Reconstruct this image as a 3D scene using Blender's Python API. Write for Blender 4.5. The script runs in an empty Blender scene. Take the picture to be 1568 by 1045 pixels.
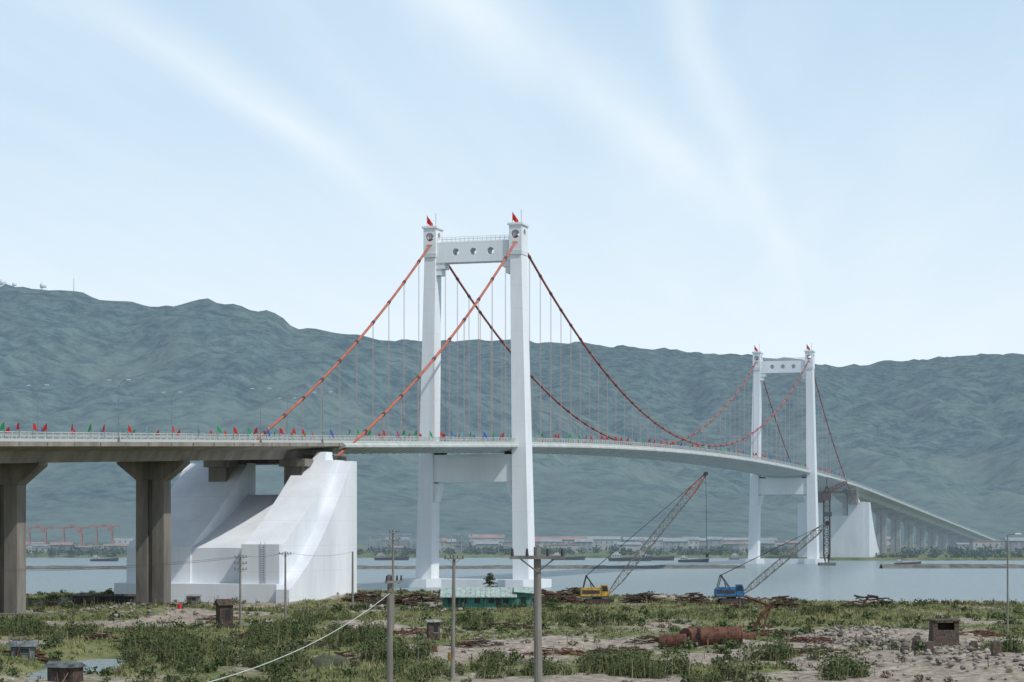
import bpy, math, random
import numpy as np
from mathutils import Vector, Matrix
random.seed(7); rng=np.random.default_rng(7)
F=3498.0; CH=13.1; HZ=812.0
def gx(px,Y): return (px-784)*Y/F
def gY(py,z=-1.0): return (CH-z)*F/(py-HZ)
def gz_at(py,Y): return CH+(HZ-py)*Y/F
scene=bpy.context.scene
# ------------------------------------------------------------ noise
def vnoise(x,y,seed=0):
    x=np.asarray(x,float); y=np.asarray(y,float)
    xi=np.floor(x).astype(np.int64); yi=np.floor(y).astype(np.int64)
    fx=x-xi; fy=y-yi; fx=fx*fx*(3-2*fx); fy=fy*fy*(3-2*fy)
    def h(a,b):
        n=(a*374761393+b*668265263+seed*1442695041)&0xffffffff
        n=((n^(n>>13))*1274126177)&0xffffffff
        return ((n^(n>>16))&0xffff)/65535.0
    return (h(xi,yi)*(1-fx)+h(xi+1,yi)*fx)*(1-fy)+(h(xi,yi+1)*(1-fx)+h(xi+1,yi+1)*fx)*fy
def fbm(x,y,seed=0,o=4):
    v=0;a=.5
    for i in range(o):
        v=v+a*vnoise(x*2**i,y*2**i,seed+i*17); a*=.5
    return v/(1-.5**o)
# ------------------------------------------------------------ materials
def mat(name,col,rough=.8,var=.12,scale=1.0,bump=0.0,metal=0.0,stretch=(1,1,1),tint=None,col2=None,spec=.3,joint=0):
    m=bpy.data.materials.new(name); m.use_nodes=True
    nt=m.node_tree; b=nt.nodes['Principled BSDF']
    b.inputs['Roughness'].default_value=rough; b.inputs['Metallic'].default_value=metal
    b.inputs['Specular IOR Level'].default_value=spec
    tc=nt.nodes.new('ShaderNodeTexCoord'); mp=nt.nodes.new('ShaderNodeMapping')
    mp.inputs['Scale'].default_value=stretch
    nt.links.new(tc.outputs['Object'],mp.inputs['Vector'])
    n=nt.nodes.new('ShaderNodeTexNoise'); n.inputs['Scale'].default_value=scale; n.inputs['Detail'].default_value=6
    n.inputs['Roughness'].default_value=.65
    nt.links.new(mp.outputs[0],n.inputs['Vector'])
    r=nt.nodes.new('ShaderNodeValToRGB')
    c2=col2 if col2 else tuple(c*(1-2*var) for c in col)
    c1=tuple(min(1,c*(1+var)) for c in col)
    r.color_ramp.elements[0].position=.3; r.color_ramp.elements[1].position=.7
    r.color_ramp.elements[0].color=(*c2,1); r.color_ramp.elements[1].color=(*c1,1)
    nt.links.new(n.outputs['Fac'],r.inputs['Fac'])
    out=r.outputs['Color']
    if tint:
        a=nt.nodes.new('ShaderNodeAttribute'); a.attribute_name='tint'
        mx=nt.nodes.new('ShaderNodeMix'); mx.data_type='RGBA'
        mx.inputs['B'].default_value=(*tint,1)
        nt.links.new(a.outputs['Fac'],mx.inputs['Factor']); nt.links.new(out,mx.inputs['A'])
        out=mx.outputs['Result']
    if joint:   # horizontal pour joints of the concrete lifts
        sp=nt.nodes.new('ShaderNodeSeparateXYZ'); nt.links.new(tc.outputs['Object'],sp.inputs[0])
        md=nt.nodes.new('ShaderNodeMath'); md.operation='PINGPONG'; md.inputs[1].default_value=joint; nt.links.new(sp.outputs['Z'],md.inputs[0])
        lt=nt.nodes.new('ShaderNodeMath'); lt.operation='LESS_THAN'; lt.inputs[1].default_value=.06; nt.links.new(md.outputs[0],lt.inputs[0])
        ml=nt.nodes.new('ShaderNodeMath'); ml.operation='MULTIPLY'; ml.inputs[1].default_value=.17; nt.links.new(lt.outputs[0],ml.inputs[0])
        mx=nt.nodes.new('ShaderNodeMix'); mx.data_type='RGBA'; mx.inputs['B'].default_value=(.35,.37,.38,1)
        nt.links.new(ml.outputs[0],mx.inputs['Factor']); nt.links.new(out,mx.inputs['A']); out=mx.outputs['Result']
    nt.links.new(out,b.inputs['Base Color'])
    if bump>0:
        bp=nt.nodes.new('ShaderNodeBump'); bp.inputs['Strength'].default_value=bump; bp.inputs['Distance'].default_value=.1
        nt.links.new(n.outputs['Fac'],bp.inputs['Height']); nt.links.new(bp.outputs[0],b.inputs['Normal'])
    return m
WHITE=mat('white_painted_concrete',(.74,.77,.79),.6,.06,.2,stretch=(1,1,.15),joint=3)
WHITE2=mat('white_rendered_concrete',(.70,.73,.76),.8,.05,.13,col2=(.57,.61,.65),stretch=(1,1,.25),joint=2.5)
CONC=mat('approach_concrete',(.27,.25,.22),.9,.2,.25,stretch=(1,1,.3),bump=.2)
PIER=mat('pier_concrete',(.2,.183,.16),.9,.28,.35,stretch=(1,1,.15),bump=.3)
PIER2=mat('pale_pier_concrete',(.34,.34,.32),.9,.15,.3)
GIRD=mat('girder_paint',(.46,.49,.48),.7,.12,.25,stretch=(1,1,.4))
RAIL=mat('rail_paint',(.48,.51,.49),.6,.05,1)
ASPH=mat('asphalt',(.05,.05,.05),.9,.1,1)
CABR=mat('cable_red',(.43,.135,.085),.6,.15,.5)
CABD=mat('cable_dark_red',(.36,.105,.075),.6,.25,.15)
CLAMP=mat('clamp_dark',(.11,.05,.05),.6,.1,1)
HANG=mat('hanger_steel',(.40,.29,.28),.5,.1,1)
DARK=mat('dark_steel',(.05,.05,.055),.6,.2,2)
RUST=mat('rusty_steel',(.14,.065,.045),.85,.35,1.5,bump=.4)
WOOD=mat('weathered_wood',(.085,.063,.048),.9,.35,2,bump=.3)
PLANK=mat('pale_timber',(.3,.24,.17),.9,.25,2)
POLE=mat('pole_concrete',(.22,.205,.185),.9,.15,2,stretch=(1,1,.3))
GLASS=mat('window_dark',(.03,.035,.04),.2,.1,1)
FWIN=mat('haze_greyed_window',(.14,.15,.16),.6,.1,1)  # distant panes: lightening by haze is put into this grey
YEL=mat('crane_yellow',(.50,.30,.06),.6,.35,2)
BLU=mat('crane_blue',(.04,.16,.36),.6,.35,2)
GREY=mat('grey_steel',(.2,.2,.19),.6,.2,1)
REDP=mat('red_cloth',(.6,.04,.035),.8,.1,1)
GRNP=mat('green_cloth',(.04,.36,.13),.8,.1,1)
BLUP=mat('blue_cloth',(.05,.15,.5),.8,.1,1)
CYAP=mat('pale_blue_cloth',(.3,.6,.6),.8,.1,1)
BRICK=mat('old_brick',(.12,.09,.075),.95,.35,3,bump=.4)
# ------------------------------------------------------------ mesh builder
def new_obj(name,me,parent=None):
    ob=bpy.data.objects.new(name,me); scene.collection.objects.link(ob)
    if parent: ob.parent=parent
    return ob
def empty(name):
    e=bpy.data.objects.new(name,None); scene.collection.objects.link(e); return e
class MB:
    def __init__(s,tf=None): s.v=[];s.f=[];s.m=[];s.mats=[];s.tf=tf or (lambda x,y,z:(x,y,z))
    def mi(s,mat):
        if mat not in s.mats: s.mats.append(mat)
        return s.mats.index(mat)
    def add(s,vs,fs,mat):
        o=len(s.v); s.v+= [tuple(s.tf(*p)) for p in vs]; k=s.mi(mat)
        for f in fs: s.f.append([i+o for i in f]); s.m.append(k)
    def hexa(s,p,mat):
        s.add(p,[(3,2,1,0),(4,5,6,7),(0,1,5,4),(1,2,6,5),(2,3,7,6),(3,0,4,7)],mat)
    def box(s,x0,x1,y0,y1,z0,z1,mat):
        s.hexa([(x0,y0,z0),(x1,y0,z0),(x1,y1,z0),(x0,y1,z0),(x0,y0,z1),(x1,y0,z1),(x1,y1,z1),(x0,y1,z1)],mat)
    def frus(s,c0,a0,b0,c1,a1,b1,mat):
        p=[]
        for c,a,b in ((c0,a0,b0),(c1,a1,b1)):
            for dx,dy in ((-1,-1),(1,-1),(1,1),(-1,1)): p.append((c[0]+dx*a/2,c[1]+dy*b/2,c[2]))
        s.hexa(p,mat)
    def tube(s,pts,r,mat,n=6,r1=None,cap=True):
        pts=[Vector(p) for p in pts]; vs=[];fs=[]
        N=len(pts)
        for i,p in enumerate(pts):
            d=(pts[min(i+1,N-1)]-pts[max(i-1,0)]).normalized()
            up=Vector((0,0,1)) if abs(d.z)<.9 else Vector((1,0,0))
            a=d.cross(up).normalized(); b=a.cross(d)
            rr=r if r1 is None else r+(r1-r)*i/(N-1)
            for k in range(n):
                t=2*math.pi*k/n; vs.append(tuple(p+a*rr*math.cos(t)+b*rr*math.sin(t)))
        for i in range(N-1):
            for k in range(n): fs.append((i*n+k,i*n+(k+1)%n,(i+1)*n+(k+1)%n,(i+1)*n+k))
        if cap: fs.append(tuple(range(n-1,-1,-1))); fs.append(tuple((N-1)*n+k for k in range(n)))
        s.add(vs,fs,mat)
    def prism(s,poly,a0,a1,axis,mat):
        n=len(poly); g=(lambda a,p,q:(a,p,q)) if axis=='x' else (lambda a,p,q:(p,a,q))
        vs=[g(a0,*p) for p in poly]+[g(a1,*p) for p in poly]
        fs=[tuple(range(n)),tuple(range(2*n-1,n-1,-1))]+[(i,(i+1)%n,n+(i+1)%n,n+i) for i in range(n)]
        s.add(vs,fs,mat)
    def obj(s,name,parent=None,smooth=False,bevel=0):
        me=bpy.data.meshes.new(name); me.from_pydata(s.v,[],s.f)
        for m in s.mats: me.materials.append(m)
        me.polygons.foreach_set('material_index',s.m)
        import bmesh
        bm=bmesh.new(); bm.from_mesh(me); bmesh.ops.recalc_face_normals(bm,faces=bm.faces); bm.to_mesh(me); bm.free()
        if smooth: me.polygons.foreach_set('use_smooth',[True]*len(me.polygons))
        ob=new_obj(name,me,parent)
        if bevel:
            b=ob.modifiers.new('b','BEVEL'); b.width=bevel; b.segments=2; b.limit_method='ANGLE'
        return ob
def fast(name,V,n,mat,tint=None,parent=None):
    V=np.asarray(V,np.float32).reshape(-1,3); nf=len(V)//n
    me=bpy.data.meshes.new(name); me.vertices.add(len(V)); me.vertices.foreach_set('co',V.ravel())
    me.loops.add(len(V)); me.loops.foreach_set('vertex_index',np.arange(len(V),dtype=np.int32))
    me.polygons.add(nf); me.polygons.foreach_set('loop_start',np.arange(0,len(V),n,dtype=np.int32))
    try: me.polygons.foreach_set('loop_total',np.full(nf,n,dtype=np.int32))
    except Exception: pass
    me.update(calc_edges=True)
    if tint is not None:
        a=me.attributes.new('tint','FLOAT','POINT'); a.data.foreach_set('value',np.repeat(tint,n).astype(np.float32))
    me.materials.append(mat); return new_obj(name,me,parent)
def grid(name,X,Y,Z,mat,attr=None,smooth=True):
    ny,nx=Z.shape; V=np.stack([X,Y,Z],-1).reshape(-1,3).astype(np.float32)
    i=np.arange(ny-1)[:,None]*nx+np.arange(nx-1)[None,:]
    q=np.stack([i,i+1,i+nx+1,i+nx],-1).reshape(-1,4).astype(np.int32)
    me=bpy.data.meshes.new(name); me.vertices.add(len(V)); me.vertices.foreach_set('co',V.ravel())
    me.loops.add(q.size); me.loops.foreach_set('vertex_index',q.ravel())
    me.polygons.add(len(q)); me.polygons.foreach_set('loop_start',np.arange(0,q.size,4,dtype=np.int32))
    try: me.polygons.foreach_set('loop_total',np.full(len(q),4,dtype=np.int32))
    except Exception: pass
    me.update(calc_edges=True)
    me.polygons.foreach_set('use_smooth',np.full(len(q),smooth))
    if attr is not None:
        a=me.attributes.new('tint','FLOAT','POINT'); a.data.foreach_set('value',attr.ravel().astype(np.float32))
    me.materials.append(mat); return new_obj(name,me)
# ------------------------------------------------------------ bridge frame
UX,UY=.2965,.955
def BT(s,o,z): return (-9.8+UX*s+UY*o, 613+UY*s-UX*o, z)
def deckz(s):
    if s<0: return 36.2+.035*s
    k=.077/650
    if s<650: return 36.2+.035*s-k/2*s*s
    return 36.2+.035*650-k/2*650*650-.042*(s-650)
AN=134.0
def cabz(s):
    if 0<=s<=452: return 43.9+(91.3-43.9)*(s/226-1)**2
    d=(-s if s<0 else s-452)/AN
    return 91.3+(27.8-91.3)*d-4*5*d*(1-d)
bridge=empty('suspension_bridge')
def boolcut(ob,cutters):
    for c in cutters:
        md=ob.modifiers.new('cut','BOOLEAN'); md.operation='DIFFERENCE'; md.object=c; md.solver='EXACT'
    dg=bpy.context.evaluated_depsgraph_get(); dg.update()
    me=bpy.data.meshes.new_from_object(ob.evaluated_get(dg)); ob.modifiers.clear(); ob.data=me
    for c in cutters: bpy.data.objects.remove(c,do_unlink=True)
def tower(s0,dz,idx):
    tf=lambda x,y,z:BT(s0+x,y,z)
    b=MB(tf)
    for sg in (-1,1):
        b.frus((0,sg*13.7,0),6.4,4.5,(0,sg*12.05,87.2),4.9,3.15,WHITE)
        b.frus((0,sg*12.05,86.4),5.6,3.5,(0,sg*12.05,87.6),5.9,3.7,WHITE)
        b.box(-1.9,1.9,min(sg*10.6,sg*8.1),max(sg*10.6,sg*8.1),83.3,84.95,WHITE)
        b.box(-1.7,1.7,min(sg*10.6,sg*9.1),max(sg*10.6,sg*9.1),81.6,83.3,WHITE)
        b.hexa([(-2.1,sg*11.2,20.5+dz),(2.1,sg*11.2,20.5+dz),(2.1,sg*11.2,25.5+dz),(-2.1,sg*11.2,25.5+dz),
                (-2.1,sg*10.6,20.8+dz),(2.1,sg*10.6,20.8+dz),(2.1,sg*9.4,25.5+dz),(-2.1,sg*9.4,25.5+dz)],WHITE)
        b.frus((0,sg*12.05,94.2),6.3,4.3,(0,sg*12.05,94.8),6.3,4.3,WHITE)
        b.tube([(0,sg*12.05+.8,94.6),(0,sg*12.05+.8,98.6)],.07,GREY,5)
        b.tube([(1.2,sg*12.05-1.2,94.6),(1.2,sg*12.05-1.2,97.2)],.06,GREY,5)
    b.box(-2.3,2.3,-11.3,11.3,26+dz,33.0+dz,WHITE)
    b.box(-2.6,2.6,-11.0,11.0,32.4+dz,33.3+dz,WHITE)
    for o in (-9.6,9.6): b.box(-1.2,1.2,o-1.1,o+1.1,33.2+dz,34.1+dz,DARK)
    for x in (-1.8,1.8):
        for y in np.arange(-10,10.1,1.25): b.tube([(x,y,90.5),(x,y,91.7)],.06,RAIL,4)
        for z in (91.1,91.7): b.tube([(x,-10.3,z),(x,10.3,z)],.06,RAIL,4)
    pl=[(-6,-19.5),(6,-19.5),(8.5,-16),(8.5,-11),(5,-8),(5,8),(8.5,11),(8.5,16),(6,19.5),(-6,19.5),(-8.5,16),(-8.5,11),(-5,8),(-5,-8),(-8.5,-11),(-8.5,-16)]
    n=len(pl); b.add([(p[0],p[1],-3) for p in pl]+[(p[0],p[1],0) for p in pl],[tuple(range(n)),tuple(range(n,2*n))]+[(i,(i+1)%n,n+(i+1)%n,n+i) for i in range(n)],WHITE2)
    b.obj('bridge_tower_legs_%d'%idx,bridge,bevel=.12)
    t=MB(tf); t.box(-2.1,2.1,-10.9,10.9,84.9,90.4,WHITE); beam=t.obj('top_crossbeam_%d'%idx,bridge)
    cut=[]
    for y in (-4.9,0,4.9):
        c=MB(tf); c.tube([(-4,y,87.7),(4,y,87.7)],.95,WHITE,20); cut.append(c.obj('c'))
    boolcut(beam,cut)
    for sg in (-1,1):
        t=MB(tf); t.frus((0,sg*12.05,87.6),5.7,3.5,(0,sg*12.05,94.2),5.7,3.5,WHITE); h=t.obj('saddle_housing_%d'%idx,bridge)
        c=MB(tf); c.tube([(-4,sg*12.05,91.8),(4,sg*12.05,91.8)],1.15,WHITE,20); c1=c.obj('c')
        c=MB(tf); c.tube([(0,sg*12.05-4,92.2),(0,sg*12.05+4,92.2)],1.1,WHITE,20); c2=c.obj('c')
        boolcut(h,[c1,c2])
        t=MB(tf); t.frus((0,sg*12.05,89.6),5.9,1.6,(0,sg*12.05,91.5),3.0,1.2,CABD); t.obj('saddle_%d'%idx,bridge)
tower(0,0,1); tower(452,3.4,2)
for s0 in (0,452):
    for sg in (-1,1):
        b=MB(lambda x,y,z:BT(s0+x,sg*12.05+y,z))
        b.tube([(-1.5,-1.2,94.6),(-1.5,-1.2,97.9)],.06,GREY,5)
        vs=[];n=6
        for i in range(n+1):
            for j in (0,1): vs.append((-1.5+.18*math.sin(i*1.3),-1.2+i*.27,97.8-2.0*j-.36*i+.1*j*i))
        b.add(vs,[(2*i,2*i+2,2*i+3,2*i+1) for i in range(n)],REDP); b.obj('red_flag')
for sg in (-1,1):
    for rngs,m,nm in ((np.linspace(-AN,0,28),CABR,'side_cable'),(np.linspace(0,452,80),CABD,'main_cable'),(np.linspace(452,452+AN,28),CABD,'side_cable_far')):
        b=MB(BT); b.tube([(s,sg*12.05,cabz(s)) for s in rngs],.32,m,8); b.obj(nm,bridge,True)
    b=MB(BT)
    ss=list(np.arange(11.5,120,11.4)*-1)+list(np.arange(10.3,446,10.28))+list(452+np.arange(11.5,120,11.4))
    for s in ss:
        zc=cabz(s); zd=deckz(s)-.3
        e=.5; b.tube([(s-e,sg*12.05,cabz(s-e)),(s+e,sg*12.05,cabz(s+e))],.43,CLAMP,8)
        if zc>zd+.8:
            for d in (-.28,.28): b.tube([(s+d,sg*12.05,zc),(s+d,sg*12.05,zd)],.045,HANG,4)
    b.obj('hangers',bridge)
def sweep(sec,s0,s1,step,m,name):
    b=MB(BT); N=max(2,int((s1-s0)/step)+1); S=np.linspace(s0,s1,N); n=len(sec)
    vs=[(s,o,deckz(s)+dz) for s in S for o,dz in sec]
    fs=[(i*n+k,i*n+(k+1)%n,(i+1)*n+(k+1)%n,(i+1)*n+k) for i in range(N-1) for k in range(n)]
    fs+= [tuple(range(n)),tuple((N-1)*n+k for k in range(n))]
    b.add(vs,fs,m); return b.obj(name,bridge)
J=-128
sus=[(-12.2,0),(12.2,0),(12.9,-.5),(12.9,-.95),(7.6,-2.3),(-7.6,-2.3),(-12.9,-.95),(-12.9,-.5)]
app=[(-12.6,0),(12.6,0),(12.6,-.75),(7.4,-1.5),(6.4,-3.4),(-6.4,-3.4),(-7.4,-1.5),(-12.6,-.75)]
sweep(sus,J,452-J,10,GIRD,'suspended_girder')
sweep(app,-420,J-.6,12,CONC,'approach_girder'); sweep(app,452-J+.6,1400,12,GIRD,'approach_girder_far')
sweep([(-11.2,.06),(11.2,.06),(11.2,.02),(-11.2,.02)],-420,1400,12,ASPH,'carriageway')
for sg in (-1,1):
    sweep([(sg*11.9,.45),(sg*12.25,.45),(sg*12.25,.004),(sg*11.9,.004)],-420,1400,14,RAIL,'kerb_%d'%(sg+1))
b=MB(BT)
for sg in (-1,1):
    o=sg*12.1
    for z,r in ((.85,.05),(1.15,.05),(1.45,.08)):
        S=np.arange(-420,1401,15); b.tube([(s,o,deckz(s)+z) for s in S],r,RAIL,4)
    for s in np.arange(-400,900,2.6): b.box(s-.09,s+.09,o-.08,o+.08,deckz(s)+.3,deckz(s)+1.5,RAIL)
for s in np.arange(J+3,452-J,10.28/2):
    z=deckz(s)
    for sg in (-1,1):
        b.hexa([(s-.12,sg*12.7,z-1.08),(s+.12,sg*12.7,z-1.08),(s+.12,sg*12.7,z-1.0),(s-.12,sg*12.7,z-1.0),
                (s-.12,sg*7.6,z-2.45),(s+.12,sg*7.6,z-2.45),(s+.12,sg*7.6,z-2.2),(s-.12,sg*7.6,z-2.2)],GIRD)
for s in list(range(-410,J,9)):
    z=deckz(s); b.box(s-.15,s+.15,12.55,12.68,z-.8,z-.1,PIER)
b.obj('parapet_railing',bridge)
def pier(s,base,idx,m=PIER):
    zt=deckz(s)-3.4; b=MB(BT)
    for d0,d1 in ((-2.9,-.45),(.45,2.9)): b.box(s-1.5,s+1.5,d0,d1,base,zt-3.6,m)
    b.box(s-1.0,s+1.0,-.45,.45,base,zt-3.6,m)
    b.prism([(-2.9,zt-3.6),(2.9,zt-3.6),(6.9,zt-.5),(6.9,zt),(-6.9,zt),(-6.9,zt-.5)],s-1.5,s+1.5,'x',m)
    for o in (-4.5,4.5): b.box(s-.8,s+.8,o-.8,o+.8,zt-.02,zt+.1,DARK)
    b.box(s-3,s+3,-5,5,base-1,base+.5,m)
    b.obj('approach_pier_%d'%idx,bridge,bevel=.08)
k=0
for s in (-193.6,-248,-302,-356): pier(s,-1,k); k+=1
for s in np.arange(452+190,1395,62):
    if deckz(s)>7: pier(s,-1.5,k,PIER2); k+=1
def anchorage(sgn,s0,idx):
    tf=lambda x,y,z:BT(s0+sgn*x,y,z)
    b=MB(tf)
    def prof(top,x0,x1,zt,zf,xf,c,o0,o1,m=WHITE2):
        pts=[(x0,-3),(x0,zt),(x1,zt)]
        for i in range(1,15):
            t=i/14; x=x1+(xf-x1)*t; z=zt+(zf-zt)*t-c*4*t*(1-t); pts.append((x,z))
        pts.append((xf,-3))
        b.prism(pts,o0,o1,'y',m)
    prof(0,137,142,27.6,10.2,170.5,.9,8,16.2)
    prof(0,137.2,140.5,27.4,1.6,173.5,3.2,16.2,19)
    prof(0,137,141,27.2,9.8,169,1.0,-18,-4)
    prof(0,137,141,20.5,9.6,168.5,.8,-4,8)
    b.box(165,172.8,-18.8,16.1,-3,2.6,WHITE2)
    b.box(166,171.6,8.1,16.15,-3,10.35,WHITE2)
    for z in np.arange(0,9.6,.45): b.tube([(171.75,12.3,z+.3),(171.75,13.2,z+.3)],.05,GREY,4)
    for o in (12.3,13.2): b.tube([(171.75,o,0),(171.75,o,10.8)],.06,GREY,4)
    b.box(171.5,171.75,9.2,10.6,0,2.4,GREY)
    zd=deckz(s0+sgn*143)-3.4
    for o in (-8.5,8.5):
        b.box(143,146.5,o-2,o+2,18,zd-1.4,PIER); b.box(142.4,147.1,o-2.9,o+2.9,zd-1.6,zd,PIER)
    b.box(140,141.4,-7,-4.4,19.5,zd,PIER); b.box(146.5,149,-10.2,-7.2,17.5,21.3,PIER)
    zd=deckz(s0+sgn*131)-2.3
    b.box(129.5,136.6,9.5,13.6,26.4,zd-.6,PIER); b.box(129,136.8,-13.6,13.6,zd-2.2,zd-.4,PIER)
    for o in (-12.05,12.05): b.frus((139,o,27.2),6,3.2,(138,o,29.4),3,2.2,WHITE2)
    b.obj('anchorage_%d'%idx,bridge,bevel=.1)
anchorage(-1,0,1); anchorage(1,452,2)
def lamp(s,o,h=10.5):
    b=MB(lambda x,y,z:BT(s+x,o+y,deckz(s)+z))
    b.frus((0,0,0),.4,.4,(0,0,.7),.3,.3,GREY)
    b.tube([(0,0,.6),(0,0,h*.6),(0,0,h-1)],.06,GREY,6,.04)
    for d in (-1,1):
        b.tube([(0,0,h-1.0),(0,d*.6,h-.3),(0,d*1.5,h)],.03,GREY,5)
        b.frus((0,d*1.8,h-.05),.3,.8,(0,d*1.8,h+.1),.18,.6,RAIL)
    b.obj('street_lamp')
for s in (-232,-172,-140): lamp(s,12.4)
for s in (-215,-160,-100): lamp(s,-12.4)
for s in range(640,1300,60): lamp(s,-12.4)
b=MB(BT)
cols=[REDP,REDP,GRNP,REDP,BLUP,GRNP,REDP,CYAP]
for o in (12.3,-12.3):
    s=-270.
    while s<560:
        z=deckz(s)+1.2; b.tube([(s,o,z-.6),(s,o,z+1.8)],.04,GREY,4)
        m=random.choice(cols); w=random.uniform(.4,1.1); dr=random.uniform(.2,1.3); L=random.choice((-1,1))
        b.add([(s,o,z+1.8),(s+.1,o+L*w*.6,z+1.7-dr*.5),(s+.1,o+L*w,z+.9-dr*.9),(s,o,z+.7)],[(0,1,2,3)],m)
        s+=random.uniform(4,12)
b.obj('parapet_flags',bridge)
# ------------------------------------------------------------ terrain
shx=[-4000,-90,-62,-45,-8,25,60,120,4000]; shy=[505,505,520,545,520,480,452,448,448]
def shore(x): return np.interp(x,shx,shy)+3*(vnoise(np.asarray(x)/6,0*np.asarray(x),3)-.5)*2
def blob(x,y,cx,cy,rx,ry): return np.exp(-(((x-cx)/rx)**2+((y-cy)/ry)**2))
def near_z(x,y):
    x=np.asarray(x,float); y=np.asarray(y,float)
    z=-1.0+1.3*(fbm(x/14,y/14,5)-.5)+.6*(fbm(x/2.5,y/2.5,9,3)-.5)
    z=z+np.clip((190-y)/190,0,1)*1.2
    z=z+1.7*blob(x,y,-60,372,14,12)+1.2*blob(x,y,gx(1350,300),300,10,9)+.8*blob(x,y,gx(1500,245),245,12,14)
    z=z+1.0*blob(x,y,-45,470,70,14)+.9*blob(x,y,-20,330,12,8)+.8*blob(x,y,10,290,14,6)
    z=z-2.3*blob(x,y,gx(150,262),250,5,26)-.8*blob(x,y,gx(270,250),285,9,9)
    return z
def gheight(x,y):
    n=near_z(x,y)
    d=shore(x)-y
    near=-4.5+(np.maximum(n,-6)+4.5)*np.clip(d/5+.6,0,1)
    fs=np.interp(x,[-4000,-300,120,150,4000],[1270,1270,1250,1140,1140])+18*(fbm(x/60,x*0,21)-.5)
    far=-4.5+3.6*np.clip((y-fs)/8,0,1)+np.clip((y-fs-40)/900,0,1)*6*fbm(x/200,y/200,31)
    return np.where(y<fs-10,np.maximum(near,-4.5),far)
xs=np.unique(np.concatenate([np.linspace(-9000,-400,14),np.linspace(-400,-120,40),np.arange(-120,120,.9),np.linspace(120,500,50),np.linspace(500,9000,14)]))
ys=np.unique(np.concatenate([np.linspace(-600,60,14),np.linspace(60,195,40),np.arange(195,560,1.3),np.linspace(560,1100,15),np.linspace(1100,1320,60),np.linspace(1330,2600,40),np.linspace(2700,14000,12)]))
GX,GY=np.meshgrid(xs,ys); GZ=gheight(GX,GY)
def dirt(x,y):
    d=fbm(x/12+4,y/26,41)*1.7-.62+.8*(fbm(x/3,y/7,44,3)-.5)
    for px,py,rx,ry,a in ((190,955,14,18,1.0),(1480,1030,14,16,1.0),(1150,1040,14,9,.7),(1330,975,9,16,.6),(900,990,22,6,.7),(720,1000,10,10,.5),(60,940,18,12,.5),(560,925,50,10,.5),(1000,1010,26,7,.5),(640,965,14,6,.5),(1200,965,20,8,.4),(1080,985,10,9,.5),(330,945,16,6,.4)):
        Y=gY(py); d=d+a*blob(x,y,gx(px,Y),Y,rx,ry)
    d=d+.6*np.clip(1-(shore(x)-y)/14,0,1)
    d=d-.6*blob(x,y,gx(290,280),280,16,40)-.5*blob(x,y,gx(1000,400),400,40,25)
    return np.clip(d,0,1)
D=dirt(GX,GY); D=np.where(GY>700,.15*D,D)
gm=bpy.data.materials.new('ground_grass_and_earth'); gm.use_nodes=True; nt=gm.node_tree; pb=nt.nodes['Principled BSDF']; pb.inputs['Roughness'].default_value=.95; pb.inputs['Specular IOR Level'].default_value=.1
tc=nt.nodes.new('ShaderNodeTexCoord')
def nz(sc,det=8,r=.7):
    n=nt.nodes.new('ShaderNodeTexNoise'); n.inputs['Scale'].default_value=sc; n.inputs['Detail'].default_value=det; n.inputs['Roughness'].default_value=r
    nt.links.new(tc.outputs['Object'],n.inputs['Vector']); return n
def ramp(src,stops):
    r=nt.nodes.new('ShaderNodeValToRGB'); e=r.color_ramp.elements
    e[0].position,e[0].color=stops[0][0],(*stops[0][1],1); e[1].position,e[1].color=stops[-1][0],(*stops[-1][1],1)
    for p,c in stops[1:-1]: q=e.new(p); q.color=(*c,1)
    nt.links.new(src,r.inputs['Fac']); return r
n1=nz(.12); n2=nz(.9)
gr=ramp(n1.outputs['Fac'],[(.32,(.055,.072,.03)),(.5,(.13,.155,.06)),(.68,(.24,.22,.115))])
er=ramp(n2.outputs['Fac'],[(.3,(.12,.10,.085)),(.5,(.29,.25,.205)),(.7,(.5,.45,.385))])
at=nt.nodes.new('ShaderNodeAttribute'); at.attribute_name='tint'
ad=nt.nodes.new('ShaderNodeMath'); ad.operation='MULTIPLY_ADD'; ad.inputs[1].default_value=.9; ad.inputs[2].default_value=-.45
nt.links.new(n2.outputs['Fac'],ad.inputs[0])
a2=nt.nodes.new('ShaderNodeMath'); a2.operation='ADD'; a2.use_clamp=True; nt.links.new(ad.outputs[0],a2.inputs[0]); nt.links.new(at.outputs['Fac'],a2.inputs[1])
a3=ramp(a2.outputs[0],[(.3,(0,0,0)),(.6,(1,1,1))])
mx=nt.nodes.new('ShaderNodeMix'); mx.data_type='RGBA'; nt.links.new(a3.outputs['Color'],mx.inputs['Factor']); nt.links.new(gr.outputs['Color'],mx.inputs['A']); nt.links.new(er.outputs['Color'],mx.inputs['B'])
nt.links.new(mx.outputs['Result'],pb.inputs['Base Color'])
bp=nt.nodes.new('ShaderNodeBump'); bp.inputs['Strength'].default_value=.6; bp.inputs['Distance'].default_value=.3; nt.links.new(n2.outputs['Fac'],bp.inputs['Height']); nt.links.new(bp.outputs[0],pb.inputs['Normal'])
grid('ground',GX,GY,GZ,gm,D)
wm=bpy.data.materials.new('water'); wm.use_nodes=True; nt=wm.node_tree; pb=nt.nodes['Principled BSDF']
pb.inputs['Base Color'].default_value=(.25,.31,.32,1); pb.inputs['Roughness'].default_value=.2; pb.inputs['IOR'].default_value=1.33
tc=nt.nodes.new('ShaderNodeTexCoord'); mp=nt.nodes.new('ShaderNodeMapping'); mp.inputs['Scale'].default_value=(.18,.3,1)
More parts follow.
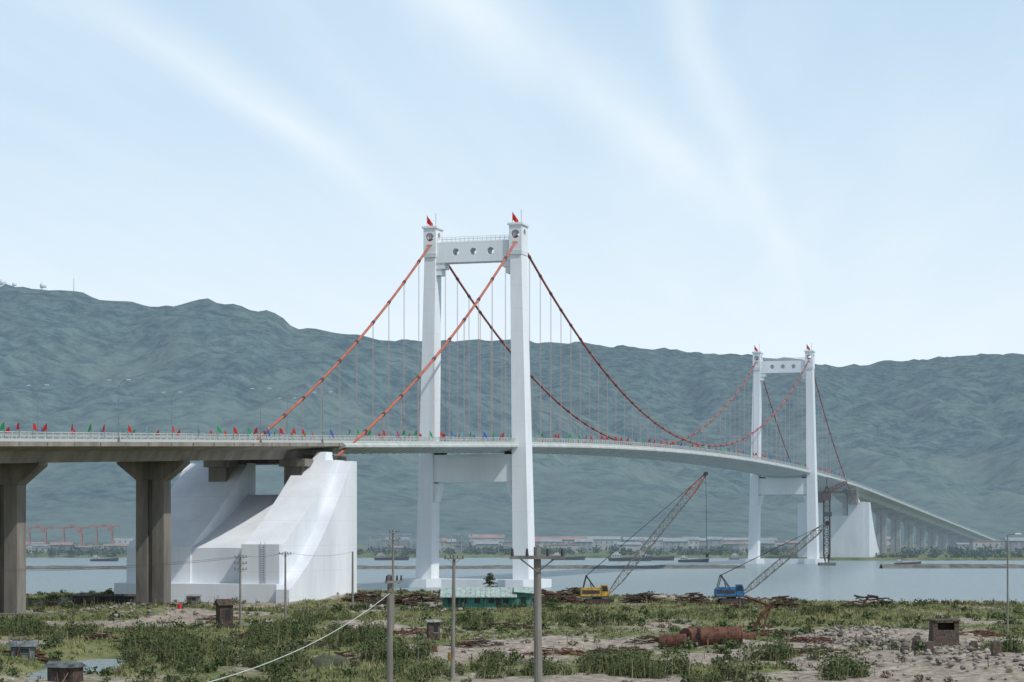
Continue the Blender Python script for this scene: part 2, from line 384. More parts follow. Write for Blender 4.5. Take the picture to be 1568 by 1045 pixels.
nt.links.new(tc.outputs['Object'],mp.inputs[0]); n=nt.nodes.new('ShaderNodeTexNoise'); n.inputs['Scale'].default_value=.3; n.inputs['Detail'].default_value=7; n.inputs['Roughness'].default_value=.68
nt.links.new(mp.outputs[0],n.inputs['Vector']); bp=nt.nodes.new('ShaderNodeBump'); bp.inputs['Strength'].default_value=1; bp.inputs['Distance'].default_value=3.2
nt.links.new(n.outputs['Fac'],bp.inputs['Height']); nt.links.new(bp.outputs[0],pb.inputs['Normal'])
b=MB(); b.add([(-8000,-100,-2.2),(8000,-100,-2.2),(8000,1500,-2.2),(-8000,1500,-2.2)],[(0,1,2,3)],wm); b.obj('water')
# mountains
def mountain():
    x=np.linspace(-4200,4200,700); y=np.linspace(1640,6600,420); X,Y=np.meshgrid(x,y)
    def rid(pts,Yr,wf,wb,seed,jag=3):
        px=[(p[0]-784)*Yr/F for p in pts]; h=[CH+(HZ-p[1])*Yr/F for p in pts]
        H=np.interp(X,px,h)+jag*(fbm(X/70,X*0,seed)-.5)*2
        yy=Y-Yr+120*(fbm(X/500,X*0+3,seed+2)-.5)
        d=np.where(yy<0,-yy/wf,yy/wb); f=np.clip(1-d,0,1); f=f**1.15
        wv=160*(fbm(X/600,Y/600,seed+5)-.5)
        rv=1-np.abs(2*fbm((X+wv*2)/260,Y/900,seed+7,5)-1)
        rv2=1-np.abs(2*fbm((X-wv)/80,Y/240,seed+9,4)-1)
        k=np.clip(d*3.0,0,1)*f
        return H*f+k*(rv-.75)*120+k*(rv2-.75)*50
    r1=rid([(-900,470),(-400,455),(0,440),(60,443),(130,452),(150,460),(205,463),(245,470),(300,460),(335,459),(380,473),(430,485),(455,503),(500,505),(560,516),(640,530),(720,560),(850,620),(1000,690),(1200,790),(1300,900)],3300,1450,900,60)
    r2=rid([(-900,600),(300,560),(600,522),(800,521),(870,525),(930,530),(1040,537),(1150,545),(1240,553),(1290,562),(1350,553),(1470,545),(1568,543),(1700,530),(2200,560),(2600,600)],4600,2000,1500,90)
    r3=rid([(-900,900),(900,900),(1050,800),(1200,742),(1300,690),(1420,700),(1568,664),(1800,640),(2400,680)],2900,850,800,120,5)
    Z=np.maximum(np.maximum(r1,r2),r3)
    Z=np.maximum(Z,-6)+14*(fbm(X/22,Y/22,77,3)-.5)*np.clip(Z/60,0,1)
    Z=-6+(Z+6)*np.clip((Y-1680)/260,0,1)
    m=bpy.data.materials.new('forested_hills'); m.use_nodes=True; nt=m.node_tree; pb=nt.nodes['Principled BSDF']; pb.inputs['Roughness'].default_value=1; pb.inputs['Specular IOR Level'].default_value=0
    tc=nt.nodes.new('ShaderNodeTexCoord'); n=nt.nodes.new('ShaderNodeTexNoise'); n.inputs['Scale'].default_value=.04; n.inputs['Detail'].default_value=7; n.inputs['Roughness'].default_value=.78
    nt.links.new(tc.outputs['Object'],n.inputs['Vector'])
    r=nt.nodes.new('ShaderNodeValToRGB'); e=r.color_ramp.elements; e[0].position=.40; e[0].color=(.006,.026,.032,1); e[1].position=.60; e[1].color=(.075,.118,.108,1)
    nt.links.new(n.outputs['Fac'],r.inputs['Fac'])
    n2=nt.nodes.new('ShaderNodeTexNoise'); n2.inputs['Scale'].default_value=.005; n2.inputs['Detail'].default_value=7; n2.inputs['Roughness'].default_value=.65; nt.links.new(tc.outputs['Object'],n2.inputs['Vector'])
    sp=nt.nodes.new('ShaderNodeSeparateXYZ'); nt.links.new(tc.outputs['Object'],sp.inputs[0])
    zz=nt.nodes.new('ShaderNodeMath'); zz.operation='MULTIPLY_ADD'; zz.inputs[1].default_value=-.0009; nt.links.new(sp.outputs['Z'],zz.inputs[0]); nt.links.new(n2.outputs['Fac'],zz.inputs[2])
    r2=nt.nodes.new('ShaderNodeValToRGB'); e=r2.color_ramp.elements; e[0].position=.30; e[0].color=(0,0,0,1); e[1].position=.56; e[1].color=(.6,.6,.6,1); nt.links.new(zz.outputs[0],r2.inputs['Fac'])
    mx=nt.nodes.new('ShaderNodeMix'); mx.data_type='RGBA'; mx.inputs['B'].default_value=(.12,.155,.12,1); nt.links.new(r2.outputs[0],mx.inputs['Factor']); nt.links.new(r.outputs[0],mx.inputs['A'])
    nt.links.new(mx.outputs['Result'],pb.inputs['Base Color'])
    grid('mountains',X,Y,Z,m)
mountain()
hm=bpy.data.materials.new('emissive_haze'); hm.use_nodes=True; nt=hm.node_tree; nt.nodes.clear()
out=nt.nodes.new('ShaderNodeOutputMaterial'); va=nt.nodes.new('ShaderNodeVolumeAbsorption'); ve=nt.nodes.new('ShaderNodeEmission'); ad=nt.nodes.new('ShaderNodeAddShader')
SIG=2.1e-4
va.inputs['Color'].default_value=(0,0,0,1); va.inputs['Density'].default_value=SIG; ve.inputs['Color'].default_value=(.47,.66,.84,1); ve.inputs['Strength'].default_value=SIG  # airlight put in as volume glow
nt.links.new(va.outputs[0],ad.inputs[0]); nt.links.new(ve.outputs[0],ad.inputs[1]); nt.links.new(ad.outputs[0],out.inputs['Volume'])
b=MB(); b.box(-9500,9500,690,1900,-12,1500,hm); b.obj('haze')
def dome(px,py,r):
    Yr=3300; X=gx(px,Yr); z=gz_at(py,Yr)
    b=MB(); n=14; vs=[];fs=[]
    for i in range(9):
        t=-math.pi*.28+i*(math.pi*.78)/8
        for k in range(n): a=2*math.pi*k/n; vs.append((X+r*math.cos(t)*math.cos(a),Yr+r*math.cos(t)*math.sin(a),z+r*math.sin(t)))
    for i in range(8):
        for k in range(n): fs.append((i*n+k,i*n+(k+1)%n,(i+1)*n+(k+1)%n,(i+1)*n+k))
    b.add(vs,fs,WHITE2); b.tube([(X,Yr,z-30),(X,Yr,z-.5*r)],r*.7,WHITE2,12); b.obj('radar_dome',smooth=True)
dome(4,433,5.5); dome(22,436,3.5); dome(66,438,5)
b=MB(); X=gx(113,3300); b.tube([(X,3300,330),(X,3300,gz_at(426,3300))],.7,GREY,5,.3); b.box(X-6,X+6,3295,3305,gz_at(460,3300),gz_at(449,3300),WHITE2); b.obj('radio_mast')
STONE=mat('breakwater_stone',(.15,.15,.13),.95,.3,.3)
def breakwater(x0,x1,Y,h=1.3):
    X=np.arange(x0,x1,3.); yo=np.linspace(-5,5,7); XX,YY=np.meshgrid(X,yo)
    ZZ=-2.6+(h+.4)*np.clip(1.3-np.abs(YY)/4.2,0,1)+.5*(vnoise(XX/4,YY/2,5)-.5)
    grid('breakwater',XX,YY+Y+14*np.sin(XX/160),ZZ,STONE,smooth=False)
breakwater(-330,96,905); breakwater(148,420,905,1.6)
# ------------------------------------------------------------ vegetation
def rand_unit(n):
    v=rng.normal(size=(n,3)); return v/np.linalg.norm(v,axis=1)[:,None]
def leaves(name,C,R,n,size,m,flat=.8):
    C=np.repeat(C,n,0); R_=np.repeat(R,n)
    d=rand_unit(len(C)); rr=rng.random(len(C))**.4
    lob=1+.35*np.sin(d[:,0]*5+C[:,0])*np.cos(d[:,1]*4+C[:,1])
    P=C+d*(rr*lob*R_)[:,None]*np.array([1,1,flat])
    a=rand_unit(len(C)); bb=np.cross(a,rand_unit(len(C))); bb/=np.linalg.norm(bb,axis=1)[:,None]+1e-6
    s=(size*R_*(.5+rng.random(len(C))))[:,None]
    V=np.stack([P-a*s,P+bb*s*.7,P+a*s,P-bb*s*.7],1)
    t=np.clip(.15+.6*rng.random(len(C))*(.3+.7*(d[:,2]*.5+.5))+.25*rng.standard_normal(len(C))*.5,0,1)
    return fast(name,V,4,m,t)
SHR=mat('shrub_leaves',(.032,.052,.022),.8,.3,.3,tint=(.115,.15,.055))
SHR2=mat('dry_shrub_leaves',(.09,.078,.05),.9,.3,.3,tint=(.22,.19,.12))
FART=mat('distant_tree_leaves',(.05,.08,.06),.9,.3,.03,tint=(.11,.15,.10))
GRS=mat('grass_blades',(.085,.115,.04),.8,.35,.07,tint=(.29,.275,.13))
def sample_ground(n,y0,y1,fn=None):
    Y=np.sqrt(rng.random(n)*(y1**2-y0**2)+y0**2); X=(rng.random(n)-.5)*Y*.54
    ok=Y<shore(X)-3
    if fn is not None: ok&=fn(X,Y)
    return X[ok],Y[ok]
X,Y=sample_ground(58000,150,520,lambda x,y:(dirt(x,y)<.28+.16*rng.standard_normal(len(x)))&(near_z(x,y)>-2.1))
Z=near_z(X,Y); nb=5
Xr=np.repeat(X,nb)+rng.normal(0,.35,len(X)*nb); Yr=np.repeat(Y,nb)+rng.normal(0,.35,len(X)*nb); Zr=np.repeat(Z,nb)-.05
h=(.15+.55*rng.random(len(Xr))**2)*(.3+1.4*fbm(Xr/9,Yr/9,55)); a=rng.random(len(Xr))*math.pi; w=.06+.08*rng.random(len(Xr)); lx=rng.normal(0,.2,len(Xr)); ly=rng.normal(0,.2,len(Xr))
V=np.stack([np.stack([Xr-np.cos(a)*w,Yr-np.sin(a)*w,Zr],1),np.stack([Xr+np.cos(a)*w,Yr+np.sin(a)*w,Zr],1),np.stack([Xr+lx,Yr+ly,Zr+h],1)],1)
fast('grass',V,3,GRS,np.clip(rng.random(len(Xr))*.6+1.8*(fbm(Xr/9,Yr/9,66)-.5)+.15,0,1))
X,Y=sample_ground(6400,150,500,lambda x,y:(fbm(x/11,y/11,88)>.54)&(dirt(x,y)<.6)&(near_z(x,y)>-2.0))
R=.2+.9*rng.random(len(X))**2.4
bx=[];br=[]
for px,py,rx,ry,n in ((240,985,60,12,34),(285,1010,60,14,34),(210,1000,30,8,10),(400,985,45,14,28),(450,970,50,8,20),(545,985,55,10,26),(600,1010,50,14,20),(930,1025,45,8,26),(985,1032,45,8,22),(820,1030,40,10,12),(750,1020,35,10,10),(1190,1010,50,6,14),(40,970,50,6,16),(95,975,40,6,14),(880,955,60,4,12),(720,958,40,4,12),(1290,1035,30,6,8),(1540,1005,30,8,12),(480,950,50,3,12),(1240,940,60,3,10),(420,1030,60,10,16),(640,1038,50,8,10),(1090,1042,50,4,8)):
    for i in range(n):
        q=py+rng.normal(0,ry*.5); Yc=gY(max(q,925)); Xc=gx(px+rng.normal(0,rx*.5),Yc)
        if near_z(Xc,Yc)>-2.0: bx.append((Xc,Yc,float(near_z(Xc,Yc)))); br.append(.55+1.0*rng.random()**1.5)
bx=np.array(bx); br=np.array(br)
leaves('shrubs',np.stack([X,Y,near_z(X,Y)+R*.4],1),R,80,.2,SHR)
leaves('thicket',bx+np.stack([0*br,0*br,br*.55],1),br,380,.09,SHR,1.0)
wv=[];wt=[]
for (x,y,z),r in zip(bx,br):
    for i in range(16):
        a=rng.random()*6.28; d=r*1.3*rng.random(); X0=x+d*math.cos(a); Y0=y+d*math.sin(a); hh=r*(.9+1.0*rng.random()); lx,ly=rng.normal(0,.3,2); w=.035+.03*rng.random()
        wv.append([(X0-w,Y0,z),(X0+w,Y0,z),(X0+lx,Y0+ly,z+hh)]); wt.append(rng.random()*.8)
fast('tall_weeds',np.array(wv),3,GRS,np.array(wt))
X,Y=sample_ground(3800,150,500,lambda x,y:(fbm(x/8,y/8,98)>.47)&(near_z(x,y)>-2.0))
R=.2+.5*rng.random(len(X))**2
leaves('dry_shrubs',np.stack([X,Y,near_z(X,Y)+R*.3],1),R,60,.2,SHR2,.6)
N=2100; Y=1262+rng.random(N)**1.8*700; X=(rng.random(N)-.5)*Y*.6; ok=(fbm(X/70,Y/50,71)>.46)|(Y>1750)
s_=(X+9.8)*UX+(Y-613)*UY; o_=(X+9.8)*UY-(Y-613)*UX; ok&=np.abs(o_)>22
X,Y=X[ok],Y[ok]; R=1.2+2.4*rng.random(len(X))
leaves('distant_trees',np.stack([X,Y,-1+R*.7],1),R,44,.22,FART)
X=gx(1350,1150)+rng.random(160)*140; Y=1150+rng.random(160)*40; R=.8+1.3*rng.random(160)
leaves('distant_bushes',np.stack([X,Y,-.8+R*.4],1),R,40,.24,FART)
def rocks(name,C,R,m):
    t=(1+5**.5)/2
    vv=np.array([(-1,t,0),(1,t,0),(-1,-t,0),(1,-t,0),(0,-1,t),(0,1,t),(0,-1,-t),(0,1,-t),(t,0,-1),(t,0,1),(-t,0,-1),(-t,0,1)],float)/1.9
    ff=np.array([(0,11,5),(0,5,1),(0,1,7),(0,7,10),(0,10,11),(1,5,9),(5,11,4),(11,10,2),(10,7,6),(7,1,8),(3,9,4),(3,4,2),(3,2,6),(3,6,8),(3,8,9),(4,9,5),(2,4,11),(6,2,10),(8,6,7),(9,8,1)])
    out=[];tt=[]
    for c,r in zip(C,R):
        v=vv*rng.uniform(.6,1.25,(12,3))*r*np.array([1,1,.65])
        a=rng.random()*6.28; M=np.array([[math.cos(a),-math.sin(a),0],[math.sin(a),math.cos(a),0],[0,0,1]]); v=v@M.T+c
        out.append(v[ff].reshape(-1,3)); tt.append(np.full(20,rng.random()))
    return fast(name,np.concatenate(out),3,m,np.concatenate(tt))
RCK=mat('rubble_stone',(.12,.105,.09),.95,.3,1,tint=(.38,.35,.31))
pts=[]
for px,py,rx,ry,n in ((1340,985,11,14,520),(1290,975,8,8,160),(1380,995,8,8,160),(1500,1000,9,10,200),(1460,1020,12,12,160),(175,945,14,16,160),(560,935,35,10,160),(870,975,30,12,120),(1380,935,40,6,120),(60,940,25,10,120),(1050,1015,30,10,100),(700,985,20,20,90)):
    Yc=gY(py); Xc=gx(px,Yc)
    for i in range(n):
        x=Xc+rng.normal(0,rx*.5); y=Yc+rng.normal(0,ry*.5)
        if y<shore(x)-1: pts.append((x,y,float(near_z(x,y))+.05+.7*math.exp(-((x-Xc)/rx*2.5)**2)*rng.random()*(n>150)))
pts=np.array(pts); rocks('rubble_stones',pts,.13+.42*rng.random(len(pts))**2.5,RCK)
X=rng.uniform(-110,140,1700); Y=shore(X)-rng.uniform(-2,3,1700); rocks('shore_riprap',np.stack([X,Y,gheight(X,Y)+.1],1),.2+.5*rng.random(1700)**2,RCK)
# ------------------------------------------------------------ foreground objects
def gpos(px,py):
    Y=gY(py); X=gx(px,Y)
    for _ in range(3):
        z=float(near_z(X,Y)); Y=gY(py,z); X=gx(px,Y)
    return X,Y,float(near_z(X,Y))
def pole(X,Y,zb,zt,r=.17,arms=2,yaw=0.,lean=0.):
    b=MB(lambda x,y,z:(X+x*math.cos(yaw)-y*math.sin(yaw)+lean*(z-zb),Y+x*math.sin(yaw)+y*math.cos(yaw),z))
    b.tube([(0,0,zb-1),(0,0,zt)],r*1.15,POLE,10,r*.75)
    for i in range(arms):
        z=zt-.35-i*.9
        b.box(-.95,.95,-r-.1,-r,z-.06,z+.06,GREY)
        for x in (-.85,-.35,.35,.85): b.tube([(x,-r-.05,z+.05),(x,-r-.05,z+.16),(x,-r-.05,z+.3)],.07,DARK,6,.04)
        b.tube([(-.6,-r-.05,z-.03),(0,-r-.02,z-.5)],.025,GREY,4); b.tube([(.6,-r-.05,z-.03),(0,-r-.02,z-.5)],.025,GREY,4)
    b.obj('utility_pole'); return X+lean*(zt-zb),Y,zt
def ppole(px,pyt,pyb,**k):
    X,Y,z=gpos(px,pyb); return pole(X,Y,z,gz_at(pyt,Y),**k)
P1=pole(gx(827,78),78,.3,gz_at(838,78),r=.17,arms=1,lean=-.008)
P2=pole(gx(597,110),110,0,gz_at(880,110),r=.17,arms=1,yaw=1.2)
P3=ppole(693,850,1040,r=.2,arms=1,lean=.012); P4=ppole(368,850,958,r=.17,arms=3,yaw=.3); P5=ppole(437,845,956,r=.17,arms=1)
P6=ppole(540,845,940,r=.2,arms=0); P7=ppole(602,812,968,r=.17,arms=2,yaw=.8); P8=ppole(1543,820,985,r=.12,arms=0)
def wire(a,b_,sag,r=.02,name='overhead_wire',m=GREY):
    b=MB(); a=Vector(a); c=Vector(b_); b.tube([tuple(a.lerp(c,t)+Vector((0,0,-4*sag*t*(1-t)))) for t in np.linspace(0,1,18)],r,m,4); b.obj(name)
P0=pole(-11,58,.5,8.6,arms=1)
wire(P0,(P2[0],P2[1],P2[2]-.9),.9,.02,m=RAIL)
far_=pole(-96,300,-1,9.4,arms=2)
for d in (-.8,.8): wire((far_[0]+d,far_[1],far_[2]-.3),(P4[0]+d,P4[1],P4[2]-.3),1.6+.15*d,.022,m=DARK)
wire(P4,P5,.5,.02,m=DARK); wire(P5,P6,.7,.018,m=DARK)
b=MB(); X,Y,z=P8; b.tube([(X,Y,z-.3),(X+.2,Y,z+.1),(X+1.2,Y,z+.2)],.06,GREY,5); b.frus((X+1.3,Y,z+.12),.9,.35,(X+1.3,Y,z+.3),.6,.25,RAIL); b.obj('street_lamp')
def shed(name,px,py,w,d,h,wall,roof,rh=.8,yaw=0,over=.3,wins=2,door=True):
    X,Y,z0=gpos(px,py); c,s=math.cos(yaw),math.sin(yaw)
    b=MB(lambda x,y,z:(X+x*c-y*s,Y+x*s+y*c,z0+z))
    b.box(-w/2,w/2,0,d,-.6,h,wall)
    b.prism([(-over,h+.01),(d+over,h+.01),(d/2,h+rh)],-w/2-over,w/2+over,'x',roof)
    for i in range(int((w+2*over)/.9)+1):
        x=-w/2-over+.9*i; b.hexa([(x,-over-.02,h-.03),(x+.08,-over-.02,h-.03),(x+.08,d/2,h+rh),(x,d/2,h+rh),(x,-over-.02,h+.06),(x+.08,-over-.02,h+.06),(x+.08,d/2,h+rh+.07),(x,d/2,h+rh+.07)],roof)
    for i in range(wins):
        x=-w/2+(i+.5)*w/wins+.2; ww=min(.9,w/wins*.35)
        b.box(x-ww/2,x+ww/2,-.04,.02,h*.42,h*.8,GLASS); b.box(x-ww/2-.08,x+ww/2+.08,-.07,.01,h*.42-.1,h*.42-.02,roof)
    if door: b.box(-w/2+.3,-w/2+1.1,-.05,.02,0,h*.78,DARK)
    for i in range(int(w*2)):
        x=random.uniform(-w/2-.6,w/2+.6); l=random.uniform(.5,1.4); b.tube([(x,-.5-random.random()*.5,-.1),(x+random.uniform(-.5,.5),-.08,l)],.05,random.choice((WOOD,PLANK,RUST,GREY)),4)
    return b.obj(name)
TEAL=mat('teal_sheet',(.06,.22,.18),.7,.35,.8,stretch=(3,3,.3)); ROOFG=mat('fibre_cement_roof',(.32,.34,.33),.9,.25,.8,bump=.4)
TROOF=mat('pale_teal_roof',(.36,.45,.42),.8,.25,.9,stretch=(2,1,1))
TARP=mat('olive_tarp',(.08,.09,.06),.9,.3,1); BLUS=mat('blue_grey_sheet',(.14,.17,.18),.8,.4,.9)
X,Y,z0=gpos(745,933)
b=MB(lambda x,y,z:(X+x,Y+y,z0+z))
b.box(-8,5.2,0,5,-.5,2.1,TEAL); b.box(5.2,8.2,1,5.5,-.5,2.9,TEAL)
b.hexa([(-8.4,-.9,1.95),(5.5,-.9,1.95),(5.5,5.6,3.5),(-8.4,5.6,3.5),(-8.4,-.9,2.1),(5.5,-.9,2.1),(5.5,5.6,3.65),(-8.4,5.6,3.65)],TROOF)
b.hexa([(4.9,.4,2.9),(8.6,.4,2.6),(8.6,6,3.5),(4.9,6,3.8),(4.9,.4,3.0),(8.6,.4,2.7),(8.6,6,3.6),(4.9,6,3.9)],TROOF)
for i in range(16): x=-8.3+i*.9; b.hexa([(x,-.92,2.09),(x+.1,-.92,2.09),(x+.1,5.6,3.64),(x,5.6,3.64),(x,-.92,2.17),(x+.1,-.92,2.17),(x+.1,5.6,3.72),(x,5.6,3.72)],TROOF)
for x in (-7,-4.6,-2.2,.4,3): b.box(x,x+1.0,-.05,.02,.9,1.7,GLASS)
b.box(-6,-5.1,-.05,.02,-.1,1.8,DARK); b.box(1.7,2.6,-.05,.02,-.1,1.8,DARK); b.box(6.2,7.2,.95,1.02,.8,2,GLASS)
for x in (-8.2,-4,0,5.2): b.tube([(x,-.7,-.5),(x,-.7,1.98)],.07,WOOD,5)
b.obj('green_shed')
shed('wooden_hut',347,962,2.0,2.2,3.3,WOOD,WOOD,.9,yaw=.4,wins=1,door=False)
shed('guard_hut',665,978,1.4,1.6,2.2,BRICK,ROOFG,.3,wins=1,yaw=.2,door=False)
shed('tin_shed',35,1008,2.6,2,1.2,BLUS,BLUS,.6,wins=1,yaw=.2)
shed('lean_to',92,1045,2.6,2,1.3,WOOD,BLUS,.5,wins=0,yaw=-.3)
shed('site_store',175,925,7.5,3,1.6,DARK,WOOD,.4,wins=3)
shed('site_store',125,930,3.5,3,1.9,WOOD,DARK,.3,wins=1)
shed('site_cabin',295,925,2.5,2,1.6,GREY,ROOFG,.3,wins=1)
X,Y,z0=gpos(505,1020); xx,yy=np.meshgrid(np.linspace(-2.2,2.2,16),np.linspace(-1.3,1.3,12))
grid('tarpaulin_stack',X+xx,Y+yy,z0-.3+1.5*(1-np.abs(yy/1.3)**2.2)*(1-np.abs(xx/2.2)**5)+.25*(fbm(xx*1.7,yy*1.7,12)-.5),TARP)
X,Y,z0=gpos(1450,990)
b=MB(lambda x,y,z:(X+x,Y+y,z0+z))
b.box(-1.7,1.5,0,.3,-.5,2.0,BRICK); b.box(-1.7,-1.4,.3,2.5,-.5,3.2,BRICK); b.box(1.2,1.5,.3,2.5,-.5,3.0,BRICK); b.box(-1.4,1.2,2.2,2.5,-.5,2.8,BRICK); b.box(-1.9,1.6,-.2,2.6,3.05,3.3,BRICK); b.box(-1.7,-1.1,-.01,.28,2.0,3.05,BRICK);b.box(.9,1.5,-.01,.28,2.0,3.05,BRICK)
b.obj('ruined_brick_kiosk',bevel=.04)
for px,py,h in ((1403,1000,1.5),(1422,1003,1.2),(1525,1003,1.5),(1385,1002,.8),(1490,1000,1.0)):
    X,Y,z0=gpos(px,py); b=MB(lambda x,y,z:(X+x,Y+y,z0+z)); b.frus((0,0,-.4),1.0,.9,(.05,0,h),.85,.8,BRICK); b.frus((.1,0,h),.7,.6,(.1,0,h+.2),.6,.5,RCK); b.obj('concrete_block_pile',bevel=.08)
def pile(name,px,py,w,d,n,L,m,r=.12,hmax=1.0):
    X,Y,z0=gpos(px,py); b=MB()
    for i in range(n):
        x=X+random.uniform(-w,w)/2; y=Y+random.uniform(-d,d)/2; k=1-min(1,abs(x-X)/(w/2))**2
        z=float(near_z(x,y))+random.uniform(.05,.1+hmax*k); a=random.gauss(0,.6); l=L*random.uniform(.4,1.2); t=random.uniform(-.2,.2)
        dx,dy,dz=math.cos(a)*l/2,math.sin(a)*l/2,t*l/2
        b.tube([(x-dx,y-dy,z-dz),(x+dx,y+dy,z+dz)],r*random.uniform(.6,1.3),m if random.random()<.75 else random.choice((WOOD,PLANK,RUST)),5)
    b.obj(name)
for px,py,w,n in ((560,924,9,110),(640,922,9,110),(850,924,11,130),(885,915,10,100),(605,928,9,70),(1060,925,6,50),(1330,930,9,60),(985,922,7,60),(1200,930,6,40),(690,916,8,50),(825,918,8,60)): pile('timber_pile',px,py,w,4,n,2.8,WOOD,.14,1.9)
for px,py,w,n in ((250,930,8,50),(100,930,8,40),(1010,985,8,60),(1240,985,7,60),(1230,1005,9,60),(390,985,6,50),(640,975,8,60),(470,990,6,30),(770,960,9,50),(950,1000,7,50),(1130,930,5,30),(1180,975,6,40),(330,950,6,40),(570,960,7,50),(730,990,6,50),(860,1000,8,60),(1500,975,6,40),(90,1035,5,50),(40,1010,4,40),(150,985,5,40),(530,1010,5,40)): pile('scrap_pile',px,py,w,3,n,1.8,WOOD if px%20 else RUST,.07,.8)
pile('plank_stack',1330,985,6,3,60,3,PLANK,.08,.8)
b=MB()
for i in range(210):
    px=random.uniform(0,1568); py=random.choice((random.uniform(925,945),random.uniform(940,1035))); X,Y,z=gpos(px,py)
    if Y>shore(X)-2 or z<-2: continue
    h=random.uniform(.8,2.0); b.tube([(X,Y,z-.3),(X+random.uniform(-.15,.15),Y,z+h)],.05,random.choice((WOOD,WOOD,PLANK,GREY)),5)
b.obj('wooden_stakes')
def drum(name,px,py,L,r,yaw,m=RUST):
    X,Y,z=gpos(px,py); c,s=math.cos(yaw)*L/2,math.sin(yaw)*L/2; b=MB(); z+=r*.9
    b.tube([(X-c,Y-s,z),(X+c,Y+s,z+.15)],r,m,20)
    for t in (-.96,-.33,.33,.96): b.tube([(X+c*t-.06*c/L,Y+s*t,z+.075+.075*t),(X+c*t+.3*c/L,Y+s*t+.3*s/L,z+.075+.075*t)],r*1.06,m,20)
    b.tube([(X-c-.05,Y-s,z),(X-c-.2,Y-s-.1,z)],r*.4,DARK,12)
    b.obj(name,bevel=.03)
drum('rusty_boiler_drum',1102,985,5.2,1.05,.15); drum('rusty_boiler_drum',1060,984,3,.95,.9); drum('rusty_boiler_drum',1030,988,3,.8,-.3); drum('rusty_boiler_drum',1140,984,2.5,.6,.1)
X,Y,z=gpos(1150,975); b=MB()
b.tube([(X,Y,z),(X+1.4,Y,z+2.9)],.25,RUST,6); b.tube([(X+1.4,Y,z+2.9),(X+2.6,Y,z+4.0)],.3,RUST,6); b.tube([(X+2.6,Y,z+4.0),(X-.8,Y,z+5.3)],.22,RUST,6); b.tube([(X+2.6,Y,z+4.0),(X+1.6,Y,z+1)],.15,RUST,6); b.tube([(X+.3,Y,z+.2),(X+2.5,Y,z+.2)],.3,RUST,8); b.obj('scrap_excavator_arm')
for px,py,m in ((690,1012,YEL),(275,940,REDP),(665,1000,RUST)):
    X,Y,z=gpos(px,py); b=MB(); b.tube([(X,Y,z),(X,Y,z+.02),(X,Y,z+.9)],.3,m,14); b.tube([(X,Y,z+.28),(X,Y,z+.33)],.325,m,14); b.tube([(X,Y,z+.58),(X,Y,z+.63)],.325,m,14); b.obj('oil_barrel')
X,Y,z=gpos(750,920); b=MB(); b.tube([(X,Y,z-.5),(X,Y,z+5.0)],.14,WOOD,7,.03)
for i in range(26):
    a=i*2.4; hh=.7+i*.16; l=2.6*(1-hh/5.6)+.25; b.tube([(X,Y,z+hh),(X+l*math.cos(a),Y+l*math.sin(a),z+hh-.1)],.035,WOOD,4)
t=b.obj('conifer_tree')
C=[];R=[]
for i in range(90):
    hh=.6+4.7*rng.random(); l=(2.8*(1-hh/5.6)+.15)*rng.random()**.5; a=rng.random()*6.28; C.append((X+l*math.cos(a),Y+l*math.sin(a),z+hh)); R.append(.3+.25*rng.random())
f=leaves('foliage',np.array(C),np.array(R),50,.22,SHR,.5); f.parent=t
def lattice(b,p0,p1,w0,w1,m,n=14,r=.06,m2=None,br=.75):
    p0=Vector(p0);p1=Vector(p1);d=(p1-p0).normalized();a=d.cross(Vector((0,1,0)) if abs(d.y)<.8 else Vector((1,0,0))).normalized();c=a.cross(d)
    def pt(i,k):
        t=i/n; w=(w0*min(1,t*6+.25)*min(1,(1-t)*6+.3))
        sx,sy=((-1,-1),(1,-1),(1,1),(-1,1))[k%4]; return tuple(p0.lerp(p1,t)+a*sx*w/2+c*sy*w/2)
    for i in range(n):
        mm=m2 if (m2 and i>=n*br) else m
        for k in range(4):
            b.tube([pt(i,k),pt(i+1,k)],r,mm,4); b.tube([pt(i,k),pt(i+1,k+1)] if i%2 else [pt(i,k+1),pt(i+1,k)],r*.6,mm,4)
            b.tube([pt(i,k),pt(i,k+1)],r*.6,mm,4)
